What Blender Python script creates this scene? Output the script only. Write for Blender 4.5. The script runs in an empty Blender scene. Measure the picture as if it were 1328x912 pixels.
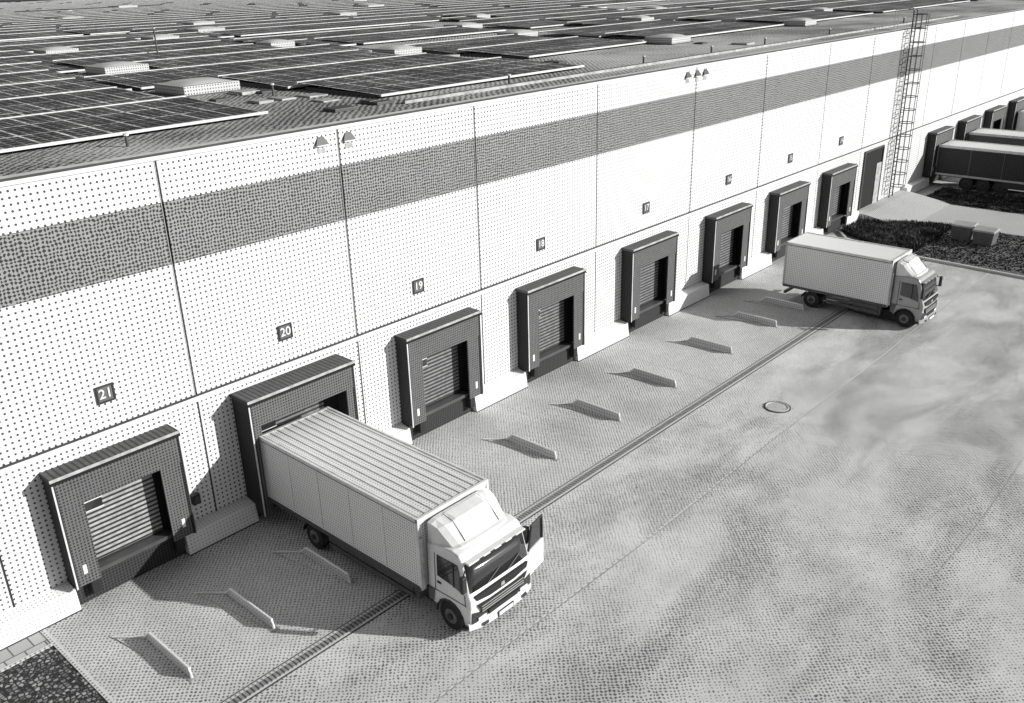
import bpy, bmesh, math, random
from mathutils import Vector, Matrix
random.seed(4)
sc=bpy.context.scene; COL=sc.collection
# ---------------------------------------------------------------- materials
def newmat(name):
    m=bpy.data.materials.new(name); m.use_nodes=True; return m,m.node_tree,m.node_tree.nodes["Principled BSDF"]
class NB:
    def __init__(s,nt): s.nt=nt
    def n(s,t,**k):
        x=s.nt.nodes.new(t)
        for a,b in k.items(): setattr(x,a,b)
        return x
    def put(s,sock,v):
        if hasattr(v,'links') or hasattr(v,'is_linked'): s.nt.links.new(v,sock)
        else: sock.default_value=v
    def math(s,op,a,b=None,c=None,clamp=False):
        x=s.n("ShaderNodeMath",operation=op,use_clamp=clamp); s.put(x.inputs[0],a)
        if b is not None: s.put(x.inputs[1],b)
        if c is not None: s.put(x.inputs[2],c)
        return x.outputs[0]
    def mr(s,v,a,b,c=0.,d=1.,interp='SMOOTHSTEP'):
        x=s.n("ShaderNodeMapRange",interpolation_type=interp); s.put(x.inputs[0],v)
        for i,q in zip((1,2,3,4),(a,b,c,d)): s.put(x.inputs[i],q)
        return x.outputs[0]
    def noise(s,vec,scale,detail=4,rough=.55,dist=0.):
        x=s.n("ShaderNodeTexNoise"); s.put(x.inputs['Vector'],vec); x.inputs['Scale'].default_value=scale
        x.inputs['Detail'].default_value=detail; x.inputs['Roughness'].default_value=rough; x.inputs['Distortion'].default_value=dist
        return x.outputs['Fac']
    def mapping(s,vec,scale=(1,1,1),rot=(0,0,0)):
        x=s.n("ShaderNodeMapping"); s.put(x.inputs['Vector'],vec); x.inputs['Scale'].default_value=scale; x.inputs['Rotation'].default_value=rot
        return x.outputs[0]
def g(v): return (v,v,v,1)
def stipple(name,base,ink,thr,s,rough=.6,var=0.,vscale=.5,fine=0.,ground=False,soft=.35,stain=0.,stainmap=(1,1,1),stainrot=0.,spec=.3,bump=0.,metal=0.,stainscale=.12,jit=.0,fscale=9.,sdist=.3,basevar=.16):
    m,nt,bs=newmat(name); N=NB(nt)
    geo=N.n("ShaderNodeNewGeometry"); pos=geo.outputs['Position']
    if jit>0:
        nz=N.n("ShaderNodeTexNoise"); N.put(nz.inputs['Vector'],pos); nz.inputs['Scale'].default_value=1.2/s*.35; nz.inputs['Detail'].default_value=1
        sub=N.n("ShaderNodeVectorMath",operation='MULTIPLY_ADD'); N.put(sub.inputs[0],nz.outputs['Color']); sub.inputs[1].default_value=(jit*s,)*3; N.put(sub.inputs[2],pos); ppos=sub.outputs[0]
    else: ppos=pos
    sp=N.n("ShaderNodeSeparateXYZ"); N.put(sp.inputs[0],ppos)
    sn=N.n("ShaderNodeSeparateXYZ"); N.put(sn.inputs[0],geo.outputs['True Normal'])
    k=2*math.pi/s
    if ground:
        a=N.math('COSINE',N.math('MULTIPLY',N.math('ADD',sp.outputs[0],sp.outputs[1]),k*.7071))
        b=N.math('COSINE',N.math('MULTIPLY',N.math('SUBTRACT',sp.outputs[0],sp.outputs[1]),k*.7071))
        P=N.math('ADD',a,b)
    else:
        P=None
        for i in range(3):
            w=N.math('SUBTRACT',1.,N.math('ABSOLUTE',sn.outputs[i]))
            c=N.math('MULTIPLY',N.math('COSINE',N.math('MULTIPLY',sp.outputs[i],k)),w)
            P=c if P is None else N.math('ADD',P,c)
    if var>0:
        nz=N.noise(pos,vscale,3)
        P=N.math('ADD',P,N.math('MULTIPLY',N.math('SUBTRACT',nz,.5),var))
    if fine>0:
        nf=N.noise(pos,fscale,3,.7)
        P=N.math('ADD',P,N.math('MULTIPLY',N.math('SUBTRACT',nf,.5),fine))
    bcol=base
    if stain>0:
        mp=N.mapping(pos,stainmap,(0,0,stainrot))
        n1=N.noise(mp,stainscale,6,.6,sdist)
        st=N.mr(n1,.34,.66,-1.,1.)
        P=N.math('SUBTRACT',P,N.math('MULTIPLY',st,stain))
        n2=N.noise(pos,.6,5,.65)
        bcol=N.math('MULTIPLY',N.math('ADD',N.math('MULTIPLY',st,basevar*min(stain,1.5)),N.mr(n2,.3,.7,.88,1.12)),base)
    f=N.mr(P,thr-soft,thr+soft)
    val=N.math('ADD',N.math('MULTIPLY',bcol,N.math('SUBTRACT',1.,f)),N.math('MULTIPLY',f,ink))
    cc=N.n("ShaderNodeCombineColor"); 
    for i in range(3): N.put(cc.inputs[i],val)
    N.put(bs.inputs['Base Color'],cc.outputs[0]); bs.inputs['Roughness'].default_value=rough
    bs.inputs['Specular IOR Level'].default_value=spec; bs.inputs['Metallic'].default_value=metal
    if bump>0:
        bp=N.n("ShaderNodeBump"); bp.inputs['Strength'].default_value=bump; bp.inputs['Distance'].default_value=.02
        N.put(bp.inputs['Height'],N.noise(pos,14.,4,.7)); N.put(bs.inputs['Normal'],bp.outputs[0])
    return m
def plain(name,v,rough=.5,metal=0.,spec=.4,vary=.12,vs=3.):
    m,nt,bs=newmat(name); N=NB(nt); geo=N.n("ShaderNodeNewGeometry")
    nz=N.noise(geo.outputs['Position'],vs,5,.65)
    val=N.math('MULTIPLY',N.mr(nz,.3,.7,1-vary,1+vary),v)
    cc=N.n("ShaderNodeCombineColor")
    for i in range(3): N.put(cc.inputs[i],val)
    N.put(bs.inputs['Base Color'],cc.outputs[0]); bs.inputs['Roughness'].default_value=rough; bs.inputs['Metallic'].default_value=metal; bs.inputs['Specular IOR Level'].default_value=spec
    return m
M={}
M['wall']=stipple("wall_white",.80,.06,1.28,.16,.55,var=.35,vscale=.3,fine=.8,soft=.3)
M['wall_low']=stipple("wall_lower_white",.78,.06,1.25,.15,.55,var=.5,vscale=.5,fine=.8,soft=.3)
M['band']=stipple("wall_band_grey",.30,.03,.2,.10,.55,var=.7,vscale=1.2,fine=2.4,soft=.5,jit=1.3,fscale=9.)
M['plinth']=stipple("plinth_concrete",.84,.22,1.5,.11,.8,var=.9,vscale=1.,fine=.5)
M['yard']=stipple("yard_concrete",.64,.13,.95,.10,.85,var=.8,vscale=.5,fine=3.2,ground=True,stain=.6,stainmap=(1,2.2,1),stainrot=.45,soft=.7,bump=.3,jit=1.4,stainscale=.2,fscale=5.,sdist=.6,basevar=.15)
M['bay']=stipple("bay_paving",.60,.10,.8,.10,.85,var=.7,vscale=.6,fine=2.5,ground=True,stain=.35,soft=.5,bump=.3,jit=1.0,fscale=6.)
M['roof']=stipple("roof_membrane",.50,.04,.6,.2,.8,var=1.8,vscale=.25,fine=2.4,ground=True,soft=.5,stain=.8,jit=1.)
M['truck']=stipple("truck_tarpaulin",.86,.12,1.2,.085,.45,var=.8,vscale=.6,fine=.8,soft=.4)
M['truckroof']=stipple("truck_roof",.78,.25,1.2,.1,.5,var=.9,vscale=.8,fine=.5,soft=.35)
M['cab']=plain("cab_paint_white",.84,.22,0,.5,.05)
M['cabgrey']=plain("cab_paint_grey",.40,.3,0,.5,.08)
M['shelter']=stipple("shelter_fabric",.14,.025,.6,.09,.7,var=.8,vscale=1.5,fine=2.2)
M['shelterdark']=stipple("shelter_rubber",.05,.012,.3,.09,.8,var=.8,fine=.8)
M['black']=plain("black_rubber",.02,.75)
M['blackplastic']=plain("dark_plastic",.035,.5)
M['steel']=plain("galvanised_steel",.5,.45,.3)
M['dsteel']=plain("dark_steel",.1,.5,.3)
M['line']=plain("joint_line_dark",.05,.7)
M['trim']=plain("trim_light",.72,.5)
M['trimgrey']=plain("trim_grey",.42,.5,vary=.3)
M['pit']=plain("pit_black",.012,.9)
M['white']=plain("white_paint",.82,.4,0,.4,.04)
M['signgrey']=plain("sign_grey",.13,.5)
M['rim']=plain("wheel_rim_grey",.16,.5,.2,vary=.3,vs=9.)
M['ink']=plain("sign_ink",.03,.6)
M['kerb']=stipple("kerb_stone",.62,.2,1.1,.12,.85,var=.8,fine=.8)
M['curb']=stipple("skylight_curb",.62,.15,1.0,.12,.85,var=1.,fine=1.2)
M['glass']=plain("dark_glass",.03,.06,0,.9,.02)
M['grass']=stipple("grass_ground",.22,.02,.1,.2,.95,var=2.4,vscale=.7,fine=3.0,ground=True,soft=.5,jit=1.2)
M['leafdark']=plain("shrub_leaves",.06,.8,0,.2,.8,1.2)
M['dirt']=stipple("light_gravel",.56,.15,.8,.16,.9,var=1.,vscale=.4,fine=1.6,ground=True,jit=.4)
def ribbed(name,a,b,period,axis,rough=.6,duty=.25,soft=.12):
    m,nt,bs=newmat(name); N=NB(nt); geo=N.n("ShaderNodeNewGeometry"); sp=N.n("ShaderNodeSeparateXYZ"); N.put(sp.inputs[0],geo.outputs['Position'])
    fr=N.math('FRACT',N.math('DIVIDE',N.math('ADD',sp.outputs[axis],100.),period))
    d=N.math('ABSOLUTE',N.math('SUBTRACT',fr,.5))
    f=N.mr(d,duty/2,duty/2+soft)
    nz=N.noise(geo.outputs['Position'],5.,4,.6)
    val=N.math('ADD',N.math('MULTIPLY',f,a),N.math('MULTIPLY',N.math('SUBTRACT',1.,f),b))
    val=N.math('MULTIPLY',val,N.mr(nz,.3,.7,.75,1.2))
    cc=N.n("ShaderNodeCombineColor")
    for i in range(3): N.put(cc.inputs[i],val)
    N.put(bs.inputs['Base Color'],cc.outputs[0]); bs.inputs['Roughness'].default_value=rough
    return m
M['hood']=ribbed("hood_ribbed",.08,.015,.16,0)
M['door']=ribbed("sectional_door",.40,.03,.14,2,.5,.35)
M['doordark']=ribbed("sectional_door_grey",.22,.02,.14,2,.5,.35)
M['drain']=ribbed("drain_grate",.28,.04,.12,0)
def cellmat():
    m,nt,bs=newmat("solar_cells"); N=NB(nt)
    tc=N.n("ShaderNodeTexCoord"); sp=N.n("ShaderNodeSeparateXYZ"); N.put(sp.inputs[0],tc.outputs['UV'])
    def ln(s,per,w):
        fr=N.math('FRACT',N.math('DIVIDE',s,per)); return N.math('LESS_THAN',fr,w)
    big=N.math('MAXIMUM',ln(sp.outputs[0],1.0,.08),ln(sp.outputs[1],1.66,.055))
    small=N.math('MAXIMUM',ln(sp.outputs[0],.333,.14),ln(sp.outputs[1],.332,.14))
    geo=N.n("ShaderNodeNewGeometry"); nz=N.noise(geo.outputs['Position'],.7,3); n2=N.noise(geo.outputs['Position'],6.,3,.7); n3=N.noise(geo.outputs['Position'],.35,3)
    v=N.math('MAXIMUM',N.math('MULTIPLY',big,.62),N.math('MULTIPLY',small,.26))
    v=N.math('MAXIMUM',v,N.mr(nz,.3,.7,.008,.05))
    v=N.math('MULTIPLY',v,N.mr(n2,.3,.7,.3,1.6)); v=N.math('MULTIPLY',v,N.mr(n3,.35,.65,.6,1.35))
    cc=N.n("ShaderNodeCombineColor")
    for i in range(3): N.put(cc.inputs[i],v)
    N.put(bs.inputs['Base Color'],cc.outputs[0]); bs.inputs['Roughness'].default_value=.4; bs.inputs['Specular IOR Level'].default_value=.15
    return m
M['cells']=cellmat()
def cobblemat(name,sc_,a,b):
    m,nt,bs=newmat(name); N=NB(nt); geo=N.n("ShaderNodeNewGeometry")
    v=N.n("ShaderNodeTexVoronoi",feature='DISTANCE_TO_EDGE'); N.put(v.inputs['Vector'],geo.outputs['Position']); v.inputs['Scale'].default_value=sc_; v.inputs['Randomness'].default_value=.7
    v2=N.n("ShaderNodeTexVoronoi"); N.put(v2.inputs['Vector'],geo.outputs['Position']); v2.inputs['Scale'].default_value=sc_; v2.inputs['Randomness'].default_value=.7
    e=N.mr(v.outputs['Distance'],.06,.25)
    s=N.n("ShaderNodeSeparateColor"); N.put(s.inputs[0],v2.outputs['Color'])
    val=N.math('ADD',N.math('MULTIPLY',e,N.mr(s.outputs[0],0,1,a*.3,a*1.6)),b)
    cc=N.n("ShaderNodeCombineColor")
    for i in range(3): N.put(cc.inputs[i],val)
    N.put(bs.inputs['Base Color'],cc.outputs[0]); bs.inputs['Roughness'].default_value=.85
    return m
M['cobble']=cobblemat("cobble_setts",9.,.24,.012)
def brick(name,a,b,w,h):
    m,nt,bs=newmat(name); N=NB(nt); geo=N.n("ShaderNodeNewGeometry"); t=N.n("ShaderNodeTexBrick"); N.put(t.inputs['Vector'],geo.outputs['Position'])
    t.inputs['Color1'].default_value=g(a); t.inputs['Color2'].default_value=g(a*.8); t.inputs['Mortar'].default_value=g(b); t.inputs['Scale'].default_value=1; t.inputs['Brick Width'].default_value=w; t.inputs['Row Height'].default_value=h; t.inputs['Mortar Size'].default_value=.02
    N.put(bs.inputs['Base Color'],t.outputs[0]); bs.inputs['Roughness'].default_value=.85; return m
M['tile']=brick("paving_slabs",.5,.12,.5,.5)

# ---------------------------------------------------------------- camera
R=[[0.66995,-0.74199,-0.02499],[0.30296,0.24252,0.92163],[-0.67778,-0.62501,0.38727]]
CP=Vector((-8.555,-22.771,15.652))
cd=bpy.data.cameras.new("camera"); cam=bpy.data.objects.new("camera",cd); COL.objects.link(cam)
mw=Matrix(R).transposed().to_4x4(); mw.translation=CP; cam.matrix_world=mw
cd.sensor_width=36; cd.lens=36*1180.1/1328; cd.clip_end=3000; sc.camera=cam
RM=Matrix(R)
def seen(pts,mg=1.08):
    for p in pts:
        c=RM@(Vector(p)-CP)
        if c.z<-1 and abs(1180*c.x/-c.z)<664*mg and abs(1180*c.y/-c.z)<456*mg: return True
    return False

# ---------------------------------------------------------------- mesh helpers
def thing(name,loc,label,category,group=None):
    o=bpy.data.objects.new(name,None); o.empty_display_size=.3; o.location=loc; COL.objects.link(o)
    o["label"]=label; o["category"]=category
    if group: o["group"]=group
    return o
def mesh_obj(name,verts,faces,mat,parent=None,bevel=0,smooth=False,loc=None,mats=None,fm=None,seg=2):
    me=bpy.data.meshes.new(name); me.from_pydata([tuple(v) for v in verts],[],faces); me.update()
    for m in (mats or [mat]): me.materials.append(m)
    if fm:
        for p,i in zip(me.polygons,fm): p.material_index=i
    if smooth:
        for p in me.polygons: p.use_smooth=True
    o=bpy.data.objects.new(name,me); COL.objects.link(o)
    if parent: o.parent=parent
    if loc: o.location=loc
    if bevel:
        b=o.modifiers.new("b",'BEVEL'); b.width=bevel; b.segments=seg; b.limit_method='ANGLE'
    return o
BF=[(0,3,2,1),(4,5,6,7),(0,1,5,4),(1,2,6,5),(2,3,7,6),(3,0,4,7)]
def bx(b):
    x0,x1,y0,y1,z0,z1=b
    return [(x0,y0,z0),(x1,y0,z0),(x1,y1,z0),(x0,y1,z0),(x0,y0,z1),(x1,y0,z1),(x1,y1,z1),(x0,y1,z1)]
def boxes(name,bl,mat,parent=None,bevel=0,mats=None,mi=None):
    V=[];F=[];fm=[]
    for j,b in enumerate(bl):
        n=len(V); V+=bx(b); F+=[tuple(i+n for i in f) for f in BF]; fm+=[(mi[j] if mi else 0)]*6
    return mesh_obj(name,V,F,mat,parent,bevel,mats=mats,fm=fm if mi else None)
def each(name,bl,mat,parent=None,bevel=0):
    return [boxes(name,[b],mat,parent,bevel) for b in bl]
def fixn(o):
    bm=bmesh.new(); bm.from_mesh(o.data); bmesh.ops.recalc_face_normals(bm,faces=bm.faces); bm.to_mesh(o.data); bm.free(); return o
def prism(name,prof,x0,x1,mat,parent=None,bevel=0,taper=None,seg=2):
    n=len(prof); V=[(x0,y,z) for y,z in prof]+[(x1,y,z) for y,z in prof]
    if taper: V=[taper(v) for v in V]
    F=[tuple(range(n))[::-1],tuple(range(n,2*n))]+[(i,(i+1)%n,n+(i+1)%n,n+i) for i in range(n)]
    return fixn(mesh_obj(name,V,F,mat,parent,bevel,seg=seg))
def cyl_data(c,r,h,axis,n=20,r2=None):
    V=[];F=[]; r2=r if r2 is None else r2
    for k in (0,1):
        for i in range(n):
            a=2*math.pi*i/n; rr=(r,r2)[k]; u,v=rr*math.cos(a),rr*math.sin(a); t=(-h/2,h/2)[k]
            p={0:(t,u,v),1:(u,t,v),2:(u,v,t)}[axis]; V.append((c[0]+p[0],c[1]+p[1],c[2]+p[2]))
    F=[tuple(range(n))[::-1],tuple(range(n,2*n))]+[(i,(i+1)%n,n+(i+1)%n,n+i) for i in range(n)]
    return V,F
def cyl(name,c,r,h,axis,mat,parent=None,n=20,r2=None,bevel=0):
    V,F=cyl_data(c,r,h,axis,n,r2); return fixn(mesh_obj(name,V,F,mat,parent,bevel))
def multi(name,parts,mat,parent=None,bevel=0):
    V=[];F=[]
    for v,f in parts:
        n=len(V); V+=v; F+=[tuple(i+n for i in q) for q in f]
    return fixn(mesh_obj(name,V,F,mat,parent,bevel))
def tube_data(pts,r,n=8,closed=False):
    pts=[Vector(p) for p in pts]; V=[];F=[];m=len(pts)
    for i,p in enumerate(pts):
        a=pts[i-1] if (i>0 or closed) else p; b=pts[(i+1)%m] if (i<m-1 or closed) else p
        t=(b-a).normalized(); up=Vector((0,0,1)) if abs(t.z)<.9 else Vector((1,0,0))
        u=t.cross(up).normalized(); w=t.cross(u)
        for k in range(n):
            an=2*math.pi*k/n; V.append(tuple(p+u*r*math.cos(an)+w*r*math.sin(an)))
    for i in range(m if closed else m-1):
        j=(i+1)%m
        for k in range(n): F.append((i*n+k,i*n+(k+1)%n,j*n+(k+1)%n,j*n+k))
    if not closed: F+= [tuple(range(n)),tuple(range((m-1)*n,m*n))[::-1]]
    return V,F
def sheet(name,poly,z,mat,kind="structure"):
    o=mesh_obj(name,[(x,y,z) for x,y in poly],[tuple(range(len(poly)))],mat); o["kind"]=kind
    if o.data.polygons[0].normal.z<0: o.data.flip_normals()
    return o
def text_mesh(name,body,size,mat,parent,loc,rot=(math.pi/2,0,0),ext=.008):
    cu=bpy.data.curves.new(name+"_c","FONT"); cu.body=body; cu.size=size; cu.align_x='CENTER'; cu.align_y='CENTER'; cu.extrude=ext; cu.offset=.002
    t=bpy.data.objects.new(name+"_t",cu); COL.objects.link(t); bpy.context.view_layer.update()
    me=bpy.data.meshes.new_from_object(t.evaluated_get(bpy.context.evaluated_depsgraph_get())); bpy.data.objects.remove(t); bpy.data.curves.remove(cu)
    me.materials.clear(); me.materials.append(mat)
    o=bpy.data.objects.new(name,me); COL.objects.link(o); o.parent=parent; o.location=loc; o.rotation_euler=rot; return o
# ---------------------------------------------------------------- light
D=Vector((-4.85,7.0,-3.4)).normalized()
sl=bpy.data.lights.new("sun",'SUN'); sl.energy=5.0; sl.angle=math.radians(.5); sl.color=(1,.995,.985)
so=bpy.data.objects.new("sun",sl); COL.objects.link(so); so.rotation_euler=D.to_track_quat('-Z','Y').to_euler()
w=bpy.data.worlds.new("World"); sc.world=w; w.use_nodes=True; nt=w.node_tree
sky=nt.nodes.new("ShaderNodeTexSky"); sky.sky_type='NISHITA'; sky.sun_disc=False
sky.sun_elevation=math.asin(-D.z); sky.sun_rotation=math.atan2(-D.x,-D.y)
bw=nt.nodes.new("ShaderNodeRGBToBW"); nt.links.new(sky.outputs[0],bw.inputs[0]); bgn=nt.nodes["Background"]; nt.links.new(bw.outputs[0],bgn.inputs[0]); bgn.inputs[1].default_value=.07
sc.view_settings.view_transform='Standard'; sc.view_settings.look='None'; sc.view_settings.exposure=0

# ---------------------------------------------------------------- ground
sheet("ground",[(-900,-900),(1500,-900),(1500,1500),(-900,1500)],0,M['yard'])
sheet("bay_paving",[(-2.8,-6.45),(43.3,-6.45),(43.3,-.0),(-2.8,-.0)],.004,M['bay'])
sheet("cobble_paving",[(-60,-60),(-2.92,-60),(-2.92,-1.35),(-60,-1.35)],.004,M['cobble'])
sheet("slab_path",[(-60,-1.25),(-2.92,-1.25),(-2.92,0),(-60,0)],.006,M['tile'])
for b in [(-2.92,-2.8,-60,-.56,0,.03),(-60,-2.92,-1.35,-1.25,0,.03)]:
    o=boxes("kerb",[b],M['kerb']); o["kind"]="structure"
o=boxes("drain_channel",[(-2.8,43.2,-6.72,-6.52,0,.014)],M['drain']); o["kind"]="structure"
for b in [(-2.8,43.2,-6.52,-6.44,0,.016),(-2.8,43.2,-6.80,-6.72,0,.016)]:
    o=boxes("drain_edging",[b],M['kerb']); o["kind"]="structure"
for b in [(-2.8,43.2,-6.44,-6.40,0,.012),(-2.8,43.2,-6.84,-6.80,0,.012)]:
    o=boxes("drain_joint",[b],M['line']); o["kind"]="structure"
def strip(pts,wd,z):
    V=[];F=[]
    for i,p in enumerate(pts):
        a=Vector(pts[max(i-1,0)]);b=Vector(pts[min(i+1,len(pts)-1)]);t=(b-a).normalized();nn=Vector((-t.y,t.x))*wd/2
        V+=[(p[0]+nn.x,p[1]+nn.y,z),(p[0]-nn.x,p[1]-nn.y,z)]
    for i in range(len(pts)-1): F.append((2*i,2*i+1,2*i+3,2*i+2))
    return V,F
jp=stipple("joint_pale",.75,.4,.7,.2,.8,var=2.,fine=2.,ground=True)
jd=stipple("joint_dark",.20,.55,.7,.2,.8,var=2.,fine=2.,ground=True)
jf=stipple("joint_faint",.36,.55,.3,.2,.8,var=2.5,fine=2.,ground=True)
o=multi("yard_joint",[strip([(x,-10.2+.04*math.sin(x*.4)) for x in range(-2,75)],.06,.005)],jp); o["kind"]="structure"
o=multi("yard_joint",[strip([(x*.5,-10.24+.04*math.sin(x*.2)) for x in range(-4,150)],.025,.007)],jd); o["kind"]="structure"
o=multi("yard_joint",[strip([(x*.5,-17.3+.05*math.sin(x*.3)) for x in range(27,150)],.025,.005)],jf); o["kind"]="structure"
for i,pts in enumerate([[(-2.8,-3.3),(43,-3.3)]]+[[(x,-6.39),(x,-.54)] for x in (8.8,14.6,21.6,29.1,35.8)]):
    o=multi("bay_joint",[strip(pts,.018,.007 if i==0 else .009)],jf); o["kind"]="structure"
gp=[(46.0,-.55),(44.6,-1.6),(43.7,-3.6),(43.35,-6),(43.2,-9),(42.9,-14),(42.8,-60),(51.5,-60),(51.5,-4.2),(50.2,-2.8),(48.8,-.55)]
sheet("grass_bed",gp,.03,M['grass'])
kp=gp[:7]; o=multi("kerb",[(lambda V,F:([(a,b,.12) for a,b,c in V]+[(a,b,0.) for a,b,c in V],F+[(i,i+2,i+2+len(V),i+len(V)) for i in range(len(V)-2)]))(*strip(kp,.16,.12))],M['kerb']); o["kind"]="structure"
sheet("gravel_road",[(51.5,-60),(57,-60),(57,-2.),(51.5,-2.)],.006,M['dirt'])
sheet("grass_verge",[(57,-60),(61.9,-60),(61.9,-1.5),(57,-1.5)],.03,M['grass'])
def tufts(name,n,area,hmax,mat):
    V=[];F=[]
    for i in range(n):
        x,y=area(); h=random.uniform(.3,1)*hmax; 
        for k in range(4):
            a=random.uniform(0,6.28); l=random.uniform(.1,.3)*hmax*3; q=len(V)
            cx,cy=math.cos(a)*.06,math.sin(a)*.06
            V+=[(x-cy,y+cx,.02),(x+cy,y-cx,.02),(x+cx*l*12,y+cy*l*12,h)]; F.append((q,q+1,q+2))
    o=mesh_obj(name,V,F,mat); o["kind"]="stuff"; return o
tufts("grass",5000,lambda:(random.uniform(43.8,51.3),-5.-abs(random.gauss(0,1))*9),.12,M['leafdark'])
def sa():
    while True:
        x=random.uniform(43.7,51); y=random.uniform(-5.8,-.7)
        if x>46.2+(-y-.3)*-.62 and x<48.6+(-y)*.5 and random.random()<1.1-abs(y+2.6)/4: return x,y
tufts("ground_cover",5500,sa,.36,M['leafdark'])
tufts("verge_grass",6000,lambda:(random.uniform(57.1,61.8),-1.6-random.random()*22),.25,M['leafdark'])

# ---------------------------------------------------------------- warehouse
ZH=11.49; ZP=4.6; XL,XR=-60.,260.; DEPTH=520.
wh=thing("warehouse",(0,0,0),"long white panelled warehouse with dark horizontal band and loading docks","warehouse")
boxes("wall_core",[(XL,XR,.05,.4,0,ZH-.1)],M['line'],wh)
seams=[-3.2,2.72,8.61,14.53,21.63,29.08,35.8,43.21,49.4,53.9,60.0,66.,72.]+[78.+6*i for i in range(14)]
ed=[-12]+seams+[XR]
for a,b in zip(ed[:-1],ed[1:]):
    gpp=.03
    for (p,z0,z1,y0,mt) in (("wall_panel",ZP+.02,8.52,0,'wall'),("band_panel",8.535,10.205,.004,'band'),("wall_panel",10.22,ZH-.16,0,'wall'),("lower_wall_panel",0.,ZP-.2,.02,'wall_low')):
        boxes(p,[(a+gpp,b-gpp,y0,.05,z0,z1)],M[mt],wh)
    boxes("panel_joint",[(b-.055,b-.04,-.01,0.,ZP+.02,ZH-.16)],M['trimgrey'],wh)
boxes("ledge_flashing",[(XL,XR,-.05,.02,ZP-.03,ZP+.02)],M['line'],wh)
boxes("ledge_trim",[(XL,XR,-.03,.02,ZP-.2,ZP-.03)],M['trim'],wh)
boxes("roof_edge",[(XL,XR,-.06,.35,ZH-.16,ZH)],M['trim'],wh)
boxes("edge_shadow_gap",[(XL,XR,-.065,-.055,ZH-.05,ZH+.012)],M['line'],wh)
boxes("roof",[(XL,XR,.35,DEPTH,ZH-.4,ZH-.06)],M['roof'],wh)

DW=3.57
docks=[(-1.8,DW-.1,.72,4.02,.6,'21'),(3.78,3.85,.35,4.2,.9,'20'),(10.2,DW,.72,4.06,.6,'19'),(16.48,DW,.72,4.08,.6,'18'),(23.54,DW,.72,4.08,.6,'17'),(30.6,DW,.72,4.05,.6,'16'),(37.3,DW,.72,4.0,.6,'15'),(43.9,DW,.72,3.95,.6,'14'),
       (61.5,DW,.8,3.9,.6,''),(68.0,DW,.8,3.9,.6,''),(74.6,DW,.8,3.9,.6,''),(81.2,DW,.8,3.9,.6,''),(87.8,DW,.8,3.9,.6,'')]
pe=[-12]; pl=[]
for x0,wd,z0,z1,d,n in docks[:8]:
    pl.append((pe[-1],x0+.0)); pe.append(x0+wd-.25)
pl.append((pe[-1],49.2)); 
prev=57.5
for x0,wd,z0,z1,d,n in docks[8:]:
    pl.append((prev,x0+.35)); prev=x0+wd-.35
pl.append((prev,XR))
for a,b in pl:
    prism("plinth",[(0,.02),(0,.70),(-.42,.62),(-.50,.02)],a,b,M['plinth'],wh,.012)
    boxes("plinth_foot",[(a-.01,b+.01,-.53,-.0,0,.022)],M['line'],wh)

def shelter(x0,wd,z0,z1,d,num):
    t=thing("dock_shelter",(x0+wd/2,-.0,0),"dark grey dock shelter around a ribbed sectional door" if num!='20' else "tall dark dock shelter with a white box truck backed in","loading dock","dock shelters along the warehouse wall")
    h=wd/2; sw=.66 if num!='20' else .32; tp=.9 if num!='20' else .85
    each("casing",[(-h,-h+.07,-d,0,z0,z1-.06),(h-.07,h,-d,0,z0,z1-.06)],M['shelterdark'],t)
    boxes("hood",[(-h-.04,h+.04,-d-.04,0,z1-.06,z1+.05)],M['hood'],t)
    boxes("hood_trim",[(-h-.05,h+.05,-d-.06,-d-.04,z1-.02,z1+.06)],M['trimgrey'],t)
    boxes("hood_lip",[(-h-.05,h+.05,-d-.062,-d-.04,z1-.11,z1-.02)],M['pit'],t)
    boxes("edge_trim",[(-h-.02,-h+.02,-d-.02,-d+.0,z0,z1-.12)],M['trim'],t)
    boxes("edge_trim",[(h-.015,h+.015,-d-.02,-d,z0,z1-.12)],M['dsteel'],t)
    boxes("curtain",[(-h+.06,-h+sw,-d+.02,-d+.08,z0+.02,z1-.1)],M['shelter'],t)
    boxes("curtain",[(h-sw,h-.06,-d+.02,-d+.08,z0+.02,z1-.1)],M['shelter'],t)
    boxes("head_curtain",[(-h+.065,h-.065,-d-.005,-d+.05,z1-tp,z1-.12)],M['shelter'],t)
    dx=h-.55; dz0=z0+.25; dz1=z1-.85
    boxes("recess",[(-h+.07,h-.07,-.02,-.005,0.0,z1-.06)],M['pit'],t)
    boxes("door",[(-dx+.05,dx-.15,-.07,-.03,dz0,dz1)],M['door'] if num=='21' else M['doordark'],t)
    boxes("door_window",[(-dx+.2,-dx+.75,-.085,-.07,dz1-.65,dz1-.4)],M['glass'],t)
    each("window_frame",[(-dx+.17,-dx+.78,-.08,-.07,dz1-.68,dz1-.65),(-dx+.17,-dx+.78,-.08,-.07,dz1-.4,dz1-.37)],M['trim'],t)
    boxes("dock_leveller",[(-dx,dx,-.42,-.03,z0+.08,z0+.2)],M['dsteel'],t)
    if num!='20':
        for s in (-1,1):
            boxes("bumper",[(s*(h-.5)-.12,s*(h-.5)+.12,-.55,-.32,z0-.42,z0+.05)],M['black'],t,.02)
            boxes("guide_mark",[(s*(h-.3)-.05,s*(h-.3)+.05,-d-.0,-d+.02,z0+.35,z0+.62)],M['white'],t)
    boxes("pit_wall",[(-h+.02,h-.27,-.3,-.03,0.024,z0+.07)],M['shelterdark'],t)
    return t
for dd in docks: shelter(*dd)
b=thing("control_box",(2.1,-.02,1.45),"small dark control box on the wall beside a dock","control box"); boxes("housing",[(-.12,.12,-.12,0.02,-.16,.16)],M['blackplastic'],b,.01); boxes("box_cover",[(-.08,.08,-.135,-.12,-.1,.1)],M['dsteel'],b)
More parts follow.
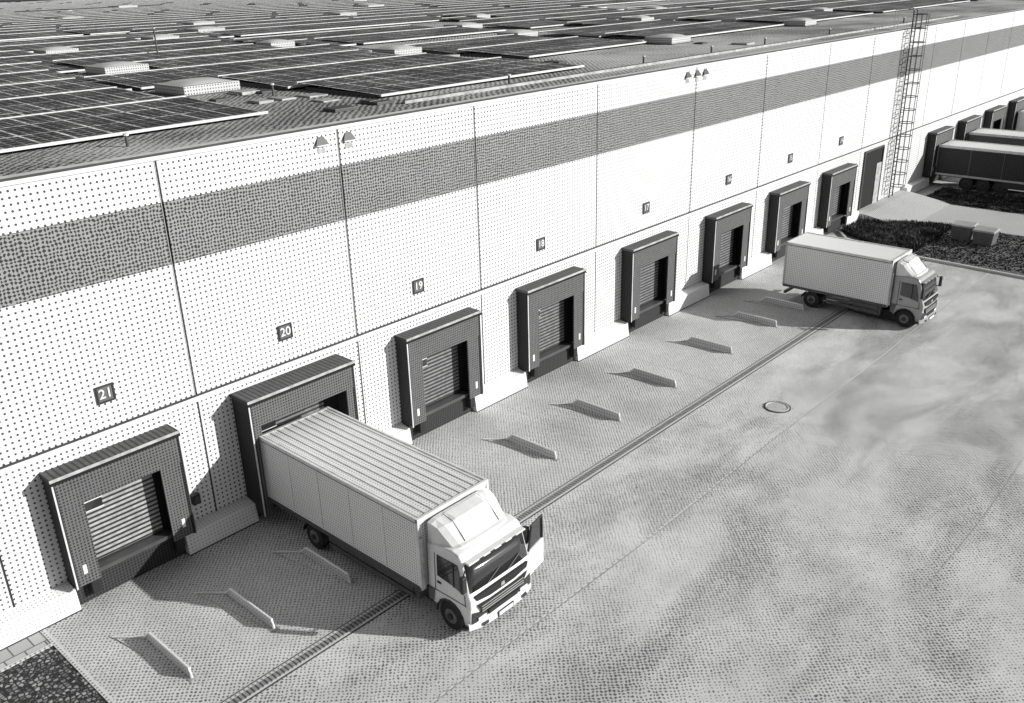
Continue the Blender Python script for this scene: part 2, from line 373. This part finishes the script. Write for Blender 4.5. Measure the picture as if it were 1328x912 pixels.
for x,n in zip([0.21,5.88,11.4,17.97,25.3,32.62,39.38,46.02],['21','20','19','18','17','16','15','14']):
    t=thing("number_sign",(x,-.0,5.58),"square dark grey dock number sign reading white "+n,"sign","dock number signs on the wall")
    s=.22
    boxes("sign_plate",[(-s,s,-.03,0,-s,s)],M['signgrey'],t)
    boxes("sign_frame",[(-s-.03,s+.03,-.045,-.03,s-.02,s+.03),(-s-.03,s+.03,-.045,-.03,-s-.03,-s+.02),(-s-.03,-s+.02,-.045,-.03,-s+.02,s-.02),(s-.02,s+.03,-.045,-.03,-s+.02,s-.02)],M['ink'],t)
    text_mesh("numeral",n,.38,M['white'],t,(0,-.042,0))
for x in (7.95,8.98,28.3,29.1,29.8):
    t=thing("wall_light",(x,-.0,11.05),"small grey wedge floodlight fixed under the roof edge","wall light","floodlights under the roof edge")
    V=[(-.24,-.02,-.1),(.24,-.02,-.1),(.24,-.1,-.1),(-.24,-.1,-.1),(-.1,-.02,.14),(.1,-.02,.14)]
    mesh_obj("lamp_housing",V,[(0,1,2,3),(0,4,5,1),(1,5,2),(2,5,4,3),(3,4,0)],M['blackplastic'],t)
    boxes("lamp_glass",[(-.19,.19,-.09,-.03,-.14,-.1)],M['white'],t); boxes("junction_plate",[(-.14,.14,-.02,0,-.34,-.2)],M['trimgrey'],t)
t=thing("doorway",(51.6,0,0),"tall black open doorway in the white wall","door")
boxes("opening",[(-1.5,1.4,-.02,-.005,.5,4.2)],M['pit'],t)
each("door_frame",[(-1.6,-1.5,-.09,0,.5,4.3),(1.4,1.5,-.09,0,.5,4.3),(-1.5,1.4,-.09,0,4.2,4.3)],M['dsteel'],t)
boxes("door_leaf",[(.6,1.4,-.06,-.03,.5,3.2)],M['trimgrey'],t)
o=prism("landing_ramp",[(0,.5),(-.8,.48),(-3.6,.02),(0,.02)],49.21,57.2,M['dirt']); o["kind"]="structure"
# ladder
t=thing("access_ladder",(54.9,0,0),"tall galvanised roof access ladder with safety cage","ladder")
for s in (-1,1): multi("rail",[tube_data([(.3*s,-.25,.5),(.3*s,-.25,12.6)],.045)],M['dsteel'],t)
multi("rungs",[tube_data([(-.3,-.25,.8+.3*i),(.3,-.25,.8+.3*i)],.025,6) for i in range(39)],M['dsteel'],t)
cage=[]
hoop=[(-.3,-.25),(-.45,-.5),(-.42,-.85),(-.2,-1.05),(.2,-1.05),(.42,-.85),(.45,-.5),(.3,-.25)]
for i in range(14): cage.append(tube_data([(x,y,1.3+.85*i) for x,y in hoop],.03,6))
for x,y in hoop[1:-1]: cage.append(tube_data([(x,y,1.3),(x,y,1.3+.85*13)],.02,6))
multi("safety_cage",cage,M['dsteel'],t)
for s in (-1,1): multi("exit_rail",[tube_data([(s*.3,-.25,12.6),(s*.3,.1,12.7),(s*.3,.9,12.6),(s*.3,.9,11.4)],.03,6)],M['steel'],t)
# ---------------------------------------------------------------- roof equipment
ZR=ZH-.06
SK=[(10.9,11.9,1.1),(13.0,23.0,1),(26.3,17.4,.9),(39.2,8.2,.9),(26.3,29,.8),(39.2,20,.9),(44.6,30.5,1.),(33.3,49.3,1.1),(56.2,8.2,.8),(56.2,22,.8),(16.4,38,.9),(26,43,.9),(39,60,1.),(65.9,129,1.4),(73.1,76,1.2),(56,40,.8),(71.8,14,.8),(71.8,31,.8),(96.5,12,.8),(96.5,30,.8),(11,56,1.),(56,60,1.),(96,60,1.),(122,20,1),(40,90,1.1),(90,100,1.2),(25,85,1.),(110,80,1.2)]
PIT=5.3; DEP=4.98
def array(x0,x1,y0,depth=DEP):
    for sx,sy,s in SK:
        if y0-1.2*s<sy<y0+depth+1.2*s and x0<sx+1.4*s and x1>sx-1.4*s:
            n_=0
            if sx-1.4*s-x0>1.5: n_+=array(x0,sx-1.4*s-.02,y0,depth)
            if x1-(sx+1.4*s)>1.5: n_+=array(sx+1.4*s+.02,x1,y0,depth)
            return n_
    za,zb=.14,.30
    if not seen([(x0+(x1-x0)*i/10,y0+depth*j,ZR+.3) for i in range(11) for j in (0,1)],1.03): return 0
    t=thing("solar_array",((x0+x1)/2,y0,ZR),"low tilted row of dark gridded solar panels","solar panels","solar panel rows on the roof")
    h=(x1-x0)/2
    V=[(-h,0,za),(h,0,za),(h,depth,zb),(-h,depth,zb)]
    o=mesh_obj("panels",V,[(0,1,2,3)],M['cells'],t); uv=o.data.uv_layers.new(name="uv")
    for l,c in zip(uv.data,[(0,0),(2*h,0),(2*h,depth),(0,depth)]): l.uv=c
    boxes("frame",[(-h-.05,h+.05,-.1,0,za-.05,za+.03)],M['trim'],t)
    boxes("frame",[(-h-.05,h+.05,depth,depth+.14,zb-.05,zb+.03)],M['trim'],t)
    for s in (-1,1): boxes("support",[(s*(h-.2)-.03,s*(h-.2)+.03,.2,depth-.2,0,za-.03)],M['dsteel'],t)
    return 1
random.seed(12)
cnt=0; j=0
for j in range(38):
    y0=3.6+PIT*j
    blocks=[(-7.6,8.5),(13.4,25.2),(27.2,38.0),(40.4,55),(57.2,70.8),(72.8,95),(97,121),(123,150)]
    if j>=2: blocks[0]=(-7.6,9.2); blocks[1]=(10.0,25.2)
    if j>=3: 
        sft=(j*3.7)%9
        blocks=[(-7.6,9.2+sft*.5),(9.9+sft*.5,25.8+sft*.6),(26.5+sft*.6,47+sft),(48+sft,69+sft),(70.2+sft,95+sft),(96.5+sft,121+sft),(122.5+sft,160)]
    for bi,(a,b) in enumerate(blocks):
        if j==0 and bi>=2: continue
        if j>1 and random.random()<.04: continue
        off=random.choice([0,0,.4,-.3]) if j>0 and bi>0 else 0
        cnt+=array(a+off,b,y0)
V=[];F=[];fm=[]
for j in range(50):
    y0=3.6+PIT*(38+j)
    for a in range(-20,240,28):
        o_=random.uniform(-5,5)
        for (ya,yb,za,zb,k) in ((0,4,.1,.5,0),(4,4.6,.52,.52,1)):
            q=len(V); V+=[(a+o_,y0+ya,ZR+za),(a+o_+24,y0+ya,ZR+za),(a+o_+24,y0+yb,ZR+zb),(a+o_,y0+yb,ZR+zb)]; F.append((q,q+1,q+2,q+3)); fm.append(k)
o=mesh_obj("distant_solar_rows",V,F,None,mats=[M['blackplastic'],M['trim']],fm=fm); o["kind"]="stuff"
def skylight(x,y,s=1.):
    if not seen([(x,y,ZR+.4)]): return
    t=thing("skylight",(x,y,ZR),"low white box skylight with shallow dome","skylight","skylights on the roof")
    w2=1.12*s; d2=1.05*s
    boxes("curb",[(-w2,w2,-d2,d2,0,.38)],M['curb'],t,.03)
    boxes("curb_flange",[(-w2-.12,w2+.12,-d2-.12,d2+.12,0,.05)],M['dsteel'],t)
    n=8; V=[];F=[]
    for i in range(n+1):
        for k in range(n+1):
            u=i/n*2-1; v=k/n*2-1; V.append((u*w2*.86,v*d2*.86,.385+.13*(1-u*u)**.5*(1-v*v)**.5))
    for i in range(n):
        for k in range(n): F.append((i*(n+1)+k,(i+1)*(n+1)+k,(i+1)*(n+1)+k+1,i*(n+1)+k+1))
    mesh_obj("dome",V,F,M['kerb'],t,smooth=True)
for q in SK: skylight(*q)
def vent(x,y,h):
    t=thing("roof_vent",(x,y,ZR),"thin metal vent pipe with cap on the roof","vent pipe","vent pipes on the roof")
    cyl("pipe",(0,0,h/2),.045,h,2,M['dsteel'],t,10); cyl("cap",(0,0,h+.03),.08,.06,2,M['trim'],t,10)
for x,y,h in [(19,2.4,.35),(28,2.2,.35),(34,2.2,.35),(18.5,29.3,1.6),(40,2.4,.35),(48,2.3,.35),(3,2.0,.3),(60,2.3,.4),(11.8,8.,.4)]: vent(x,y,h)
t=thing("cable_tray",(0,1.9,ZR),"long pale cable tray running along the roof edge","cable tray")
boxes("tray",[(13,70,-.07,.07,.0,.10)],M['trimgrey'],t); boxes("tray_lid",[(13,70,-.05,.05,.10,.12)],M['dsteel'],t)
random.seed(3)
for k in range(26):
    x=random.uniform(9.3,12.6) if k<14 else random.choice([26.2,39,56])+random.uniform(-1.,1.); y=random.uniform(2,10) if k<14 else random.uniform(2,14)
    if not seen([(x,y,ZR)]): continue
    t=boxes("ballast_slab",[(x,x+random.uniform(.4,1.),y,y+random.uniform(.4,1.),ZR,ZR+random.uniform(.05,.12))],random.choice([M['trimgrey'],M['dsteel']]),None,.01); t["label"]="small grey ballast slab lying on the roof"; t["category"]="slab"; t["group"]="ballast slabs on the roof"

# ---------------------------------------------------------------- wheel guides
for x in [-1.2,1.15,3.65,12.65,16.4,20.2,24.65,28.75,31.5,36.8]:
    t=thing("wheel_guide",(x,-4.,0),"low pale steel wheel guide kerb fixed to the paving","wheel guide","wheel guides in front of the docks")
    prism("guide_plate",[(-1.12,.02),(-1.1,.27),(.85,.27),(1.1,.02)],-.02,.02,M['kerb'],t)
    multi("guide_rail",[tube_data([(0,-1.15,0.02),(0,-1.1,.28),(0,.86,.28),(-.03,1.13,.02)],.036,6)],M['white'],t)
    multi("guide_shadow_tip_line",[tube_data([(-.03,1.13,.03),(-.58,1.78,.03)],.03,4)],M['trim'],t)  # pale bar modelled along the tip outline of the guide's cast shadow
    multi("guide_shadow_edge_line",[tube_data([(0,-1.16,.02),(-.1,-1.02,.02),(-.58,1.78,.02)],.014,4)],M['trimgrey'],t)  # thin bar drawing the outer edge of the guide's shadow on the paving
    each("base_plate",[(-.10,.10,-1.26,-1.02,.004,.018)],M['trimgrey'],t)
t=thing("manhole_cover",(21.1,-9.1,0),"round pale manhole cover set in the yard surface","manhole cover")
V,F=tube_data([(.42*math.cos(a*.262),.42*math.sin(a*.262),.004) for a in range(24)],.035,6,True); multi("rim",[(V,F)],M['kerb'],t)
cyl("lid",(0,0,.006),.38,.012,2,M['bay'],t,24); 
multi("rim_gap",[tube_data([(.48*math.cos(a*.262),.48*math.sin(a*.262),.0) for a in range(24)],.03,6,True)],M['line'],t)
for x,y in [(48.9,-7.0),(48.4,-8.35)]:
    t=thing("grit_bin",(x,y,.03),"dark box-shaped bin with lid standing on the grass","bin","bins standing on the grass")
    V=[(-.5,-.5,0),(.5,-.5,0),(.5,.5,0),(-.5,.5,0),(-.58,-.58,.8),(.58,-.58,.8),(.58,.58,.8),(-.58,.58,.8)]
    mesh_obj("bin_body",V,BF,M['signgrey'],t,.02)
    V=[(-.62,-.62,.8),(.62,-.62,.8),(.62,.62,.8),(-.62,.62,.8),(-.6,-.6,.9),(.2,-.6,1.0),(.2,.6,1.0),(-.6,.6,.9)]
    mesh_obj("lid",V,BF,M['cabgrey'],t,.02)

# ---------------------------------------------------------------- trucks
def wheel(parent,x,y,r,wd,side,rim=None,hub=None):
    e=bpy.data.objects.new("wheel",None); COL.objects.link(e); e.parent=parent; e.location=(x,y,r)
    cyl("tyre",(0,0,0),r,wd,0,M['black'],e,28,bevel=.03)
    cyl("rim",(side*(wd/2-.01),0,0),r*.52,.05,0,rim or M['rim'],e,20,bevel=.01)
    multi("hub",[cyl_data((side*(wd/2+.03),0,0),r*.22,.06,0,12)],hub or M['blackplastic'],e)
    return e
def truck(x0,yb,L,W,H,label,opendoor,sidemat,roofmat,CL=1.72,cm='cab',rwo=2.2):
    t=thing("box_truck",(x0+W/2,yb-L/2,0),label,"truck","box trucks at the loading docks"); h=W/2; yr=L/2; yf=-L/2
    zb=.92; CM=M[cm]
    boxes("cargo_box",[(-h,h,yf,yr,zb,H-.05)],sidemat,t,.02)
    boxes("cargo_roof",[(-h+.03,h-.03,yf+.03,yr-.03,H-.05,H-.015)],roofmat,t)
    if opendoor: boxes("roof_ribs",[(-h+.14+i*(W-.28)/9-.03,-h+.14+i*(W-.28)/9+.03,yf+.05,yr-.05,H-.015,H+.005) for i in range(10)],M['trim'],t)
    each("roof_rail",[(-h-.02,-h+.06,yf-.02,yr+.02,H-.09,H+.02),(h-.06,h+.02,yf-.02,yr+.02,H-.09,H+.02)],M['trim'],t,.01)
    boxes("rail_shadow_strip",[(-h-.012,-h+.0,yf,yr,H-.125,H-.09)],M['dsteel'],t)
    boxes("end_frame",[(-h-.02,h+.02,yf-.03,yf+.05,H-.1,H+.025),(-h-.02,-h+.05,yf-.03,yf+.05,zb-.05,H-.1),(h-.05,h+.02,yf-.03,yf+.05,zb-.05,H-.1)],M['trim'],t)
    boxes("rear_frame",[(-h-.02,h+.02,yr-.05,yr+.03,H-.1,H+.025),(-h-.02,-h+.05,yr-.05,yr+.03,zb-.05,H-.1),(h-.05,h+.02,yr-.05,yr+.03,zb-.05,H-.1)],M['steel'],t)
    each("lower_rail",[(-h-.02,-h+.03,yf,yr,zb-.1,zb+.03),(h-.03,h+.02,yf,yr,zb-.1,zb+.03)],M['dsteel'],t)
    if opendoor:
        for k in range(1,5): boxes("side_post",[(-h-.012,-h+.012,yf+L*k/5-.02,yf+L*k/5+.02,zb,H-.13)],sidemat,t)
    each("chassis",[(-.45,-.33,yf-1.2,yr-.1,.6,.78),(.33,.45,yf-1.2,yr-.1,.6,.78)],M['blackplastic'],t)
    boxes("underbody_sun_blocker",[(-.8,.8,yf-1.25,yf+1.9,.14,.6)],M['black'],t,.05)  # box added to stop sunlight passing under the cab
    boxes("rear_axle",[(-h+.5,h-.5,yr-rwo-.25,yr-rwo+.25,.2,.62)],M['black'],t,.05)
    boxes("floor_frame",[(-h+.05,h-.05,yf+.1,yr-.1,.8,.9)],M['blackplastic'],t)
    for s in (-1,1):
        each("side_guard",[(s*(h-.05)-.02,s*(h-.05)+.02,yf+.4,yr-rwo-.75,.40,.55),(s*(h-.05)-.02,s*(h-.05)+.02,yf+.4,yr-rwo-.75,.62,.78)],M['dsteel'],t)
    boxes("fuel_tank",[(-h+.12,-h+.6,yf+.3,yf+1.6,.3,.8)],M['signgrey'],t,.06)
    boxes("sun_block_tool_box",[(h-.6,h-.12,yf-.1,yf+2.4,.16,.8)],M['blackplastic'],t,.03)  # tool box lengthened and lowered to block sunlight under the truck
    boxes("rear_bumper",[(-h+.1,h-.1,yr-.12,yr-.02,.42,.55)],M['dsteel'],t)
    r=.41; ry=yr-rwo
    for s in (-1,1):
        wheel(t,s*(h-.30),ry,r,.5,s)
        multi("mudguard",[(lambda pts:([(s*(h-.55),y,z) for y,z in pts]+[(s*(h-.02),y,z) for y,z in pts],[(i,i+1,len(pts)+i+1,len(pts)+i) for i in range(len(pts)-1)]))([(ry+.52*math.cos(a*math.pi/8),r+.5*math.sin(a*math.pi/8)*.86) for a in range(9)])],M['blackplastic'],t)
    c=bpy.data.objects.new("cab",None); COL.objects.link(c); c.parent=t; c.location=(0,yf-.10,0)
    ch=h-.13
    wy=-CL+.72; ar=.48
    arch=[(wy+ar*math.cos(a*math.pi/8),r+ar*math.sin(a*math.pi/8)) for a in range(9)]
    lower=[(-.02,.99),(-.02,.62),(-.1,.62),(wy+ar+.02,.55)]+arch+[(wy-ar-.02,.36),(-CL+.08,.32),(-CL+.0,.42),(-CL-.03,.95),(-CL-.03,.99)]
    prism("lower_cab_shell",lower,-ch+.012,ch-.012,CM,c,.02)
    upper=[(0,2.34),(0,.93),(-CL-.05,.93),(-CL-.04,1.22),(-CL+.02,1.36),(-CL+.22,2.2),(-CL+.34,2.38),(-CL+.6,2.43)]
    tp=lambda v:(v[0]*(1-.03*max(0,v[2]-1.2)),v[1],v[2])
    prism("cab_shell",upper,-ch,ch,CM,c,.06,tp,seg=3)
    V=[];F=[];n=8
    for jj,(yy,zz) in enumerate([(-CL+.015,1.41),(-CL+.205,2.17)]):
        for i in range(n+1):
            u=i/n*2-1; V.append((u*(ch-.07-.02*jj),yy-.02+.035*abs(u)**4,zz))
    for i in range(n): F.append((i,i+1,n+2+i,n+1+i))
    o=multi("windshield",[(V,F)],M['glass'],c)
    sd=o.modifiers.new("s",'SOLIDIFY'); sd.thickness=.03; sd.offset=0
    for p in o.data.polygons: p.use_smooth=True
    for k in (-.5,.25): multi("wiper",[tube_data([(k,-CL-.03,1.43),(k+.5,-CL+.03,1.62)],.010,5)],M['signgrey'],c)
    boxes("sun_visor",[(-ch+.1,ch-.1,-CL+.04,-CL+.24,2.2,2.25)],CM,c,.015)
    for k in (-.6,-.2,.2,.6): boxes("visor_mark",[(k-.08,k+.08,-CL+.035,-CL+.04,2.205,2.245)],M['black'],c)
    for s in (-1,1):
        X=s*(ch+.003)
        def q(y,z,o=0): 
            x=X*(1-.03*max(0,z-1.2)); return (x+s*o,y,z)
        def qd(nm,pts,th,mt):
            n_=len(pts); V=[q(*p) for p in pts]+[q(*p,th) for p in pts]
            F=[tuple(range(n_)),tuple(range(n_,2*n_))]+[(i,(i+1)%n_,n_+(i+1)%n_,n_+i) for i in range(n_)]
            return multi(nm,[(V,F)],mt,c)
        qd("side_window",[(-.38,1.5),(-CL+.57,1.44),(-CL+.2,1.34),(-CL+.24,1.6),(-CL+.38,2.12),(-.38,2.12)],.012,M['glass'])
        qd("window_divider",[(-CL+.54,1.42),(-CL+.50,1.42),(-CL+.5,2.12),(-CL+.54,2.12)],.02,M['black'])
        qd("lower_side_panel",[(-.02,.64),(-.2,.64),(-.26,1.0),(-.02,1.0)],.012,M['signgrey'])
        qd("door_seam",[(-.28,1.0),(-.30,1.0),(-.30,2.15),(-.28,2.15)],.006,M['line'])
        qd("front_door_seam",[(-CL+.14,1.0),(-CL+.12,1.0),(-CL+.15,1.34),(-CL+.17,1.34)],.006,M['line'])
        qd("waist_line",[(-.02,1.02),(-.02,1.04),(-CL+.12,1.04),(-CL+.12,1.02)],.006,M['line'])
        boxes("door_handle",[(X-.01,X+.03,-.5,-.37,1.28,1.33)],M['black'],c)
        boxes("step",[(s*ch-.10,s*ch+.03,-CL+.06,-CL+.22,.34,.40)],M['blackplastic'],c)
        multi("fender_lip",[tube_data([(s*(ch+.0),y,z) for y,z in arch],.035,6)],M['blackplastic'],c)
        if not(opendoor and s==1):
            mm=bpy.data.objects.new("mirror",None); COL.objects.link(mm); mm.parent=c; mm.location=(s*(ch+.15),-CL+.02,1.85)
            boxes("mirror_housing",[(-.08,.08,-.06,.06,-.28,.2)],M['blackplastic'],mm,.03)
            for pp in ([(0,0,.15),(-s*.2,.12,.22)],[(0,0,-.2),(-s*.16,.1,-.25)]): multi("mirror_arm",[tube_data(pp,.018,6)],M['black'],mm)
        wheel(t,s*(h-.30),yf-.10+wy,r,.3,s)
        xa,xb=s*(ch-.55),s*(ch-.04)
        V=[(xa,-CL-.085,.5),(xb,-CL-.04,.52),(xb,-CL-.035,.86),(xa,-CL-.085,.66),(xa,-CL,.5),(xb,-CL+.05,.52),(xb,-CL+.05,.86),(xa,-CL,.66)]
        multi("headlight",[(V,[(0,1,2,3),(4,5,6,7),(0,1,5,4),(1,2,6,5),(2,3,7,6),(3,0,4,7)])],M['glass'],c,.01)
        boxes("headlight_lens",[(min(xa*.9+xb*.1,xb*.65+xa*.35),max(xa*.9+xb*.1,xb*.65+xa*.35),-CL-.095,-CL-.075,.55,.64)],M['white'],c)
    def fr(nm,pts,d,mt,b=0):
        V=[(x,-CL-d,z) for x,z in pts]+[(x,-CL+.02,z) for x,z in pts]; n_=len(pts)
        return multi(nm,[(V,[tuple(range(n_)),tuple(range(n_,2*n_))]+[(i,(i+1)%n_,n_+(i+1)%n_,n_+i) for i in range(n_)])],mt,c,b)
    fr("upper_grille",[(-ch+.16,1.3),(ch-.16,1.3),(ch-.22,1.16),(.45,1.08),(-.45,1.08),(-ch+.22,1.16)],.075,M['black'])
    fr("grille",[(-ch+.2,1.03),(-.42,.98),(.42,.98),(ch-.2,1.03),(ch-.42,.70),(-ch+.42,.70)],.078,M['black'])
    for zz in (.92,.84,.77): fr("grille_bar",[(-ch+.36,zz),(ch-.36,zz),(ch-.37,zz-.02),(-ch+.37,zz-.02)],.092,M['steel'])
    fr("emblem",[(-.08,1.14),(.08,1.14),(.05,1.24),(-.05,1.24)],.09,M['steel'])
    V=[];F=[];n=8
    for zz,dd_ in ((.26,.05),(.34,.13),(.50,.12),(.54,.06)):
        for i in range(n+1):
            u=i/n*2-1; V.append((u*(ch+.02),-CL-dd_+.16*abs(u)**4,zz))
    for jj in range(3):
        for i in range(n): a=jj*(n+1)+i; F.append((a,a+1,a+n+2,a+n+1))
    o=multi("bumper",[(V,F)],CM,c); sd=o.modifiers.new("s",'SOLIDIFY'); sd.thickness=.05; sd.offset=0
    boxes("bumper_intake",[(-.55,.55,-CL-.09,-CL-.05,.545,.68)],M['black'],c)
    boxes("number_plate_holder",[(-.30,.30,-CL-.165,-CL-.155,.33,.50)],M['black'],c)
    boxes("number_plate",[(-.26,.26,-CL-.18,-CL-.166,.36,.47)],M['white'],c)
    each("fog_lamp",[(s*(ch-.42)-.1,s*(ch-.42)+.1,-CL-.155,-CL-.10,.37,.45) for s in (-1,1)],M['glass'],c)
    # stepped roof deflector: base lip, raked front face, flat top joining the box
    V=[];F=[];n=12
    prof2=[(-CL+.44,2.40,.90,0),(-CL+.46,2.47,.90,.0),(-CL+.56,2.49,.90,.0),(-CL+.84,2.76,.95,.05),(-CL+.98,H-.11,.97,.05),(-.18,H-.04,1.0,.03),(-.04,H-.04,1.0,.0)]
    for y,z,sx,bl in prof2:
        for i in range(n+1):
            u=i/n*2-1; V.append((u*(ch-.05)*sx*(.97),y+.14*abs(u)**5*(1 if y<-.3 else 0),z+bl*(1 if abs(u)<.6 else 0)-.06*abs(u)**8))
    m_=len(prof2)
    for j in range(m_-1):
        for i in range(n): a=j*(n+1)+i; F.append((a,a+1,a+n+2,a+n+1))
    nb=len(V)
    for j in range(m_):
        for i in (0,n): v=V[j*(n+1)+i]; V.append((v[0]*1.01,v[1],2.36))
    for j in range(m_-1):
        F.append((j*(n+1),(j+1)*(n+1),nb+2*(j+1),nb+2*j)); F.append((j*(n+1)+n,nb+2*j+1,nb+2*(j+1)+1,(j+1)*(n+1)+n))
    multi("wind_deflector",[(V,F)],M['cab'],c)
    for s in (-1,1):
        multi("deflector_seam",[tube_data([(s*.62,y+.012,z+.012) for y,z,_,_ in prof2[2:6]],.012,4)],M['dsteel'],c)
        boxes("side_fairing",[(s*(h-.03)-.03,s*(h-.03)+.03,-.02,.08,.95,2.5)],M['trimgrey'],c)
    if opendoor:
        dd=bpy.data.objects.new("door",None); COL.objects.link(dd); dd.parent=c; dd.location=(ch+.02,-CL+.12,0); dd.rotation_euler=(0,0,math.radians(-78)); dd["label"]="cab door standing open"
        boxes("door_panel",[(0,.07,0,.80,.66,1.42)],CM,dd,.015)
        mesh_obj("door_glass",[(.02,.08,1.42),(.02,.76,1.42),(.02,.76,2.1),(.02,.26,2.1)],[(0,1,2,3)],M['glass'],dd)
        multi("window_frame",[tube_data([(.03,.03,1.42),(.03,.20,2.12),(.03,.78,2.12),(.03,.78,1.42)],.035,6)],M['blackplastic'],dd)
        boxes("door_lining",[(-.02,0,.08,.74,.72,1.36)],M['blackplastic'],dd)
        mm=bpy.data.objects.new("mirror",None); COL.objects.link(mm); mm.parent=dd; mm.location=(-.14,.22,1.8); boxes("mirror_housing",[(-.1,.06,-.1,.1,-.28,.2)],M['blackplastic'],mm,.03); multi("mirror_arm",[tube_data([(0,0,.1),(.15,0,.15)],.018,6)],M['black'],mm)
    return t
truck(4.0,-.85,6.95,2.55,3.0,"white box truck backed into a dock with its cab door open",True,M['truck'],M['truckroof'],CL=1.5)
M['truckroof2']=stipple("truck_roof_smooth",.86,.4,1.6,.1,.5,var=.5)
M['truck2']=stipple("truck_panels",.86,.16,1.2,.09,.45,var=.8,vscale=.6,fine=.8,soft=.5)
truck(32.1,-3.7,5.15,2.25,3.05,"white box truck with grey cab pulled out from a dock",False,M['truck2'],M['truckroof2'],CL=1.42,cm='cabgrey',rwo=1.5)
M['darktarp']=stipple("trailer_tarp_dark",.05,.015,.3,.12,.6,var=.8,fine=.8)
def trailer(x0,L,W,H,label,sm,rm):
    t=thing("semi_trailer",(x0+W/2,-.75-L/2,0),label,"trailer","semi trailers parked at the docks"); h=W/2
    boxes("cargo_box",[(-h,h,-L/2,L/2,1.0,H-.08)],sm,t,.02)
    boxes("cargo_roof",[(-h+.03,h-.03,-L/2+.03,L/2-.03,H-.08,H-.02)],rm,t)
    each("roof_rail",[(-h-.02,-h+.06,-L/2-.02,L/2+.02,H-.16,H+.02),(h-.06,h+.02,-L/2-.02,L/2+.02,H-.16,H+.02)],M['trim'],t)
    each("side_rail",[(-h-.02,-h+.04,-L/2,L/2,.9,1.04),(h-.04,h+.02,-L/2,L/2,.9,1.04)],M['steel'],t)
    for k in range(7): boxes("side_post",[(-h-.014,-h,-L/2+L*k/6-.03,-L/2+L*k/6+.03,1.04,H-.16)],M['dsteel'],t)
    each("chassis",[(-.5,-.35,-L/2,L/2,.7,.95),(.35,.5,-L/2,L/2,.7,.95)],M['blackplastic'],t)
    for s in (-1,1):
        for k in range(3): wheel(t,s*(h-.22),L/2-2.2-1.15*k,.48,.4,s,M['blackplastic'],M['black'])  # rims and hubs blackened: shade under the trailer put into their colour
        boxes("landing_leg",[(s*.75-.06,s*.75+.06,-L/2+2.6,-L/2+2.75,0.05,.95)],M['dsteel'],t)
        boxes("side_skirt",[(s*(h-.02)-.02,s*(h-.02)+.0,-L/2+3,L/2-4.6,.45,.88)],M['blackplastic'],t)
trailer(62.0,13.4,2.5,3.05,"dark-sided semi trailer backed up to a dock",M['darktarp'],M['truckroof'])
trailer(68.5,13.4,2.5,3.05,"pale-roofed semi trailer backed up to a dock",M['shelter'],M['truckroof'])
trailer(81.7,13.4,2.5,3.05,"white-sided semi trailer backed up to a dock",M['truck'],M['white'])
print("arrays",cnt)
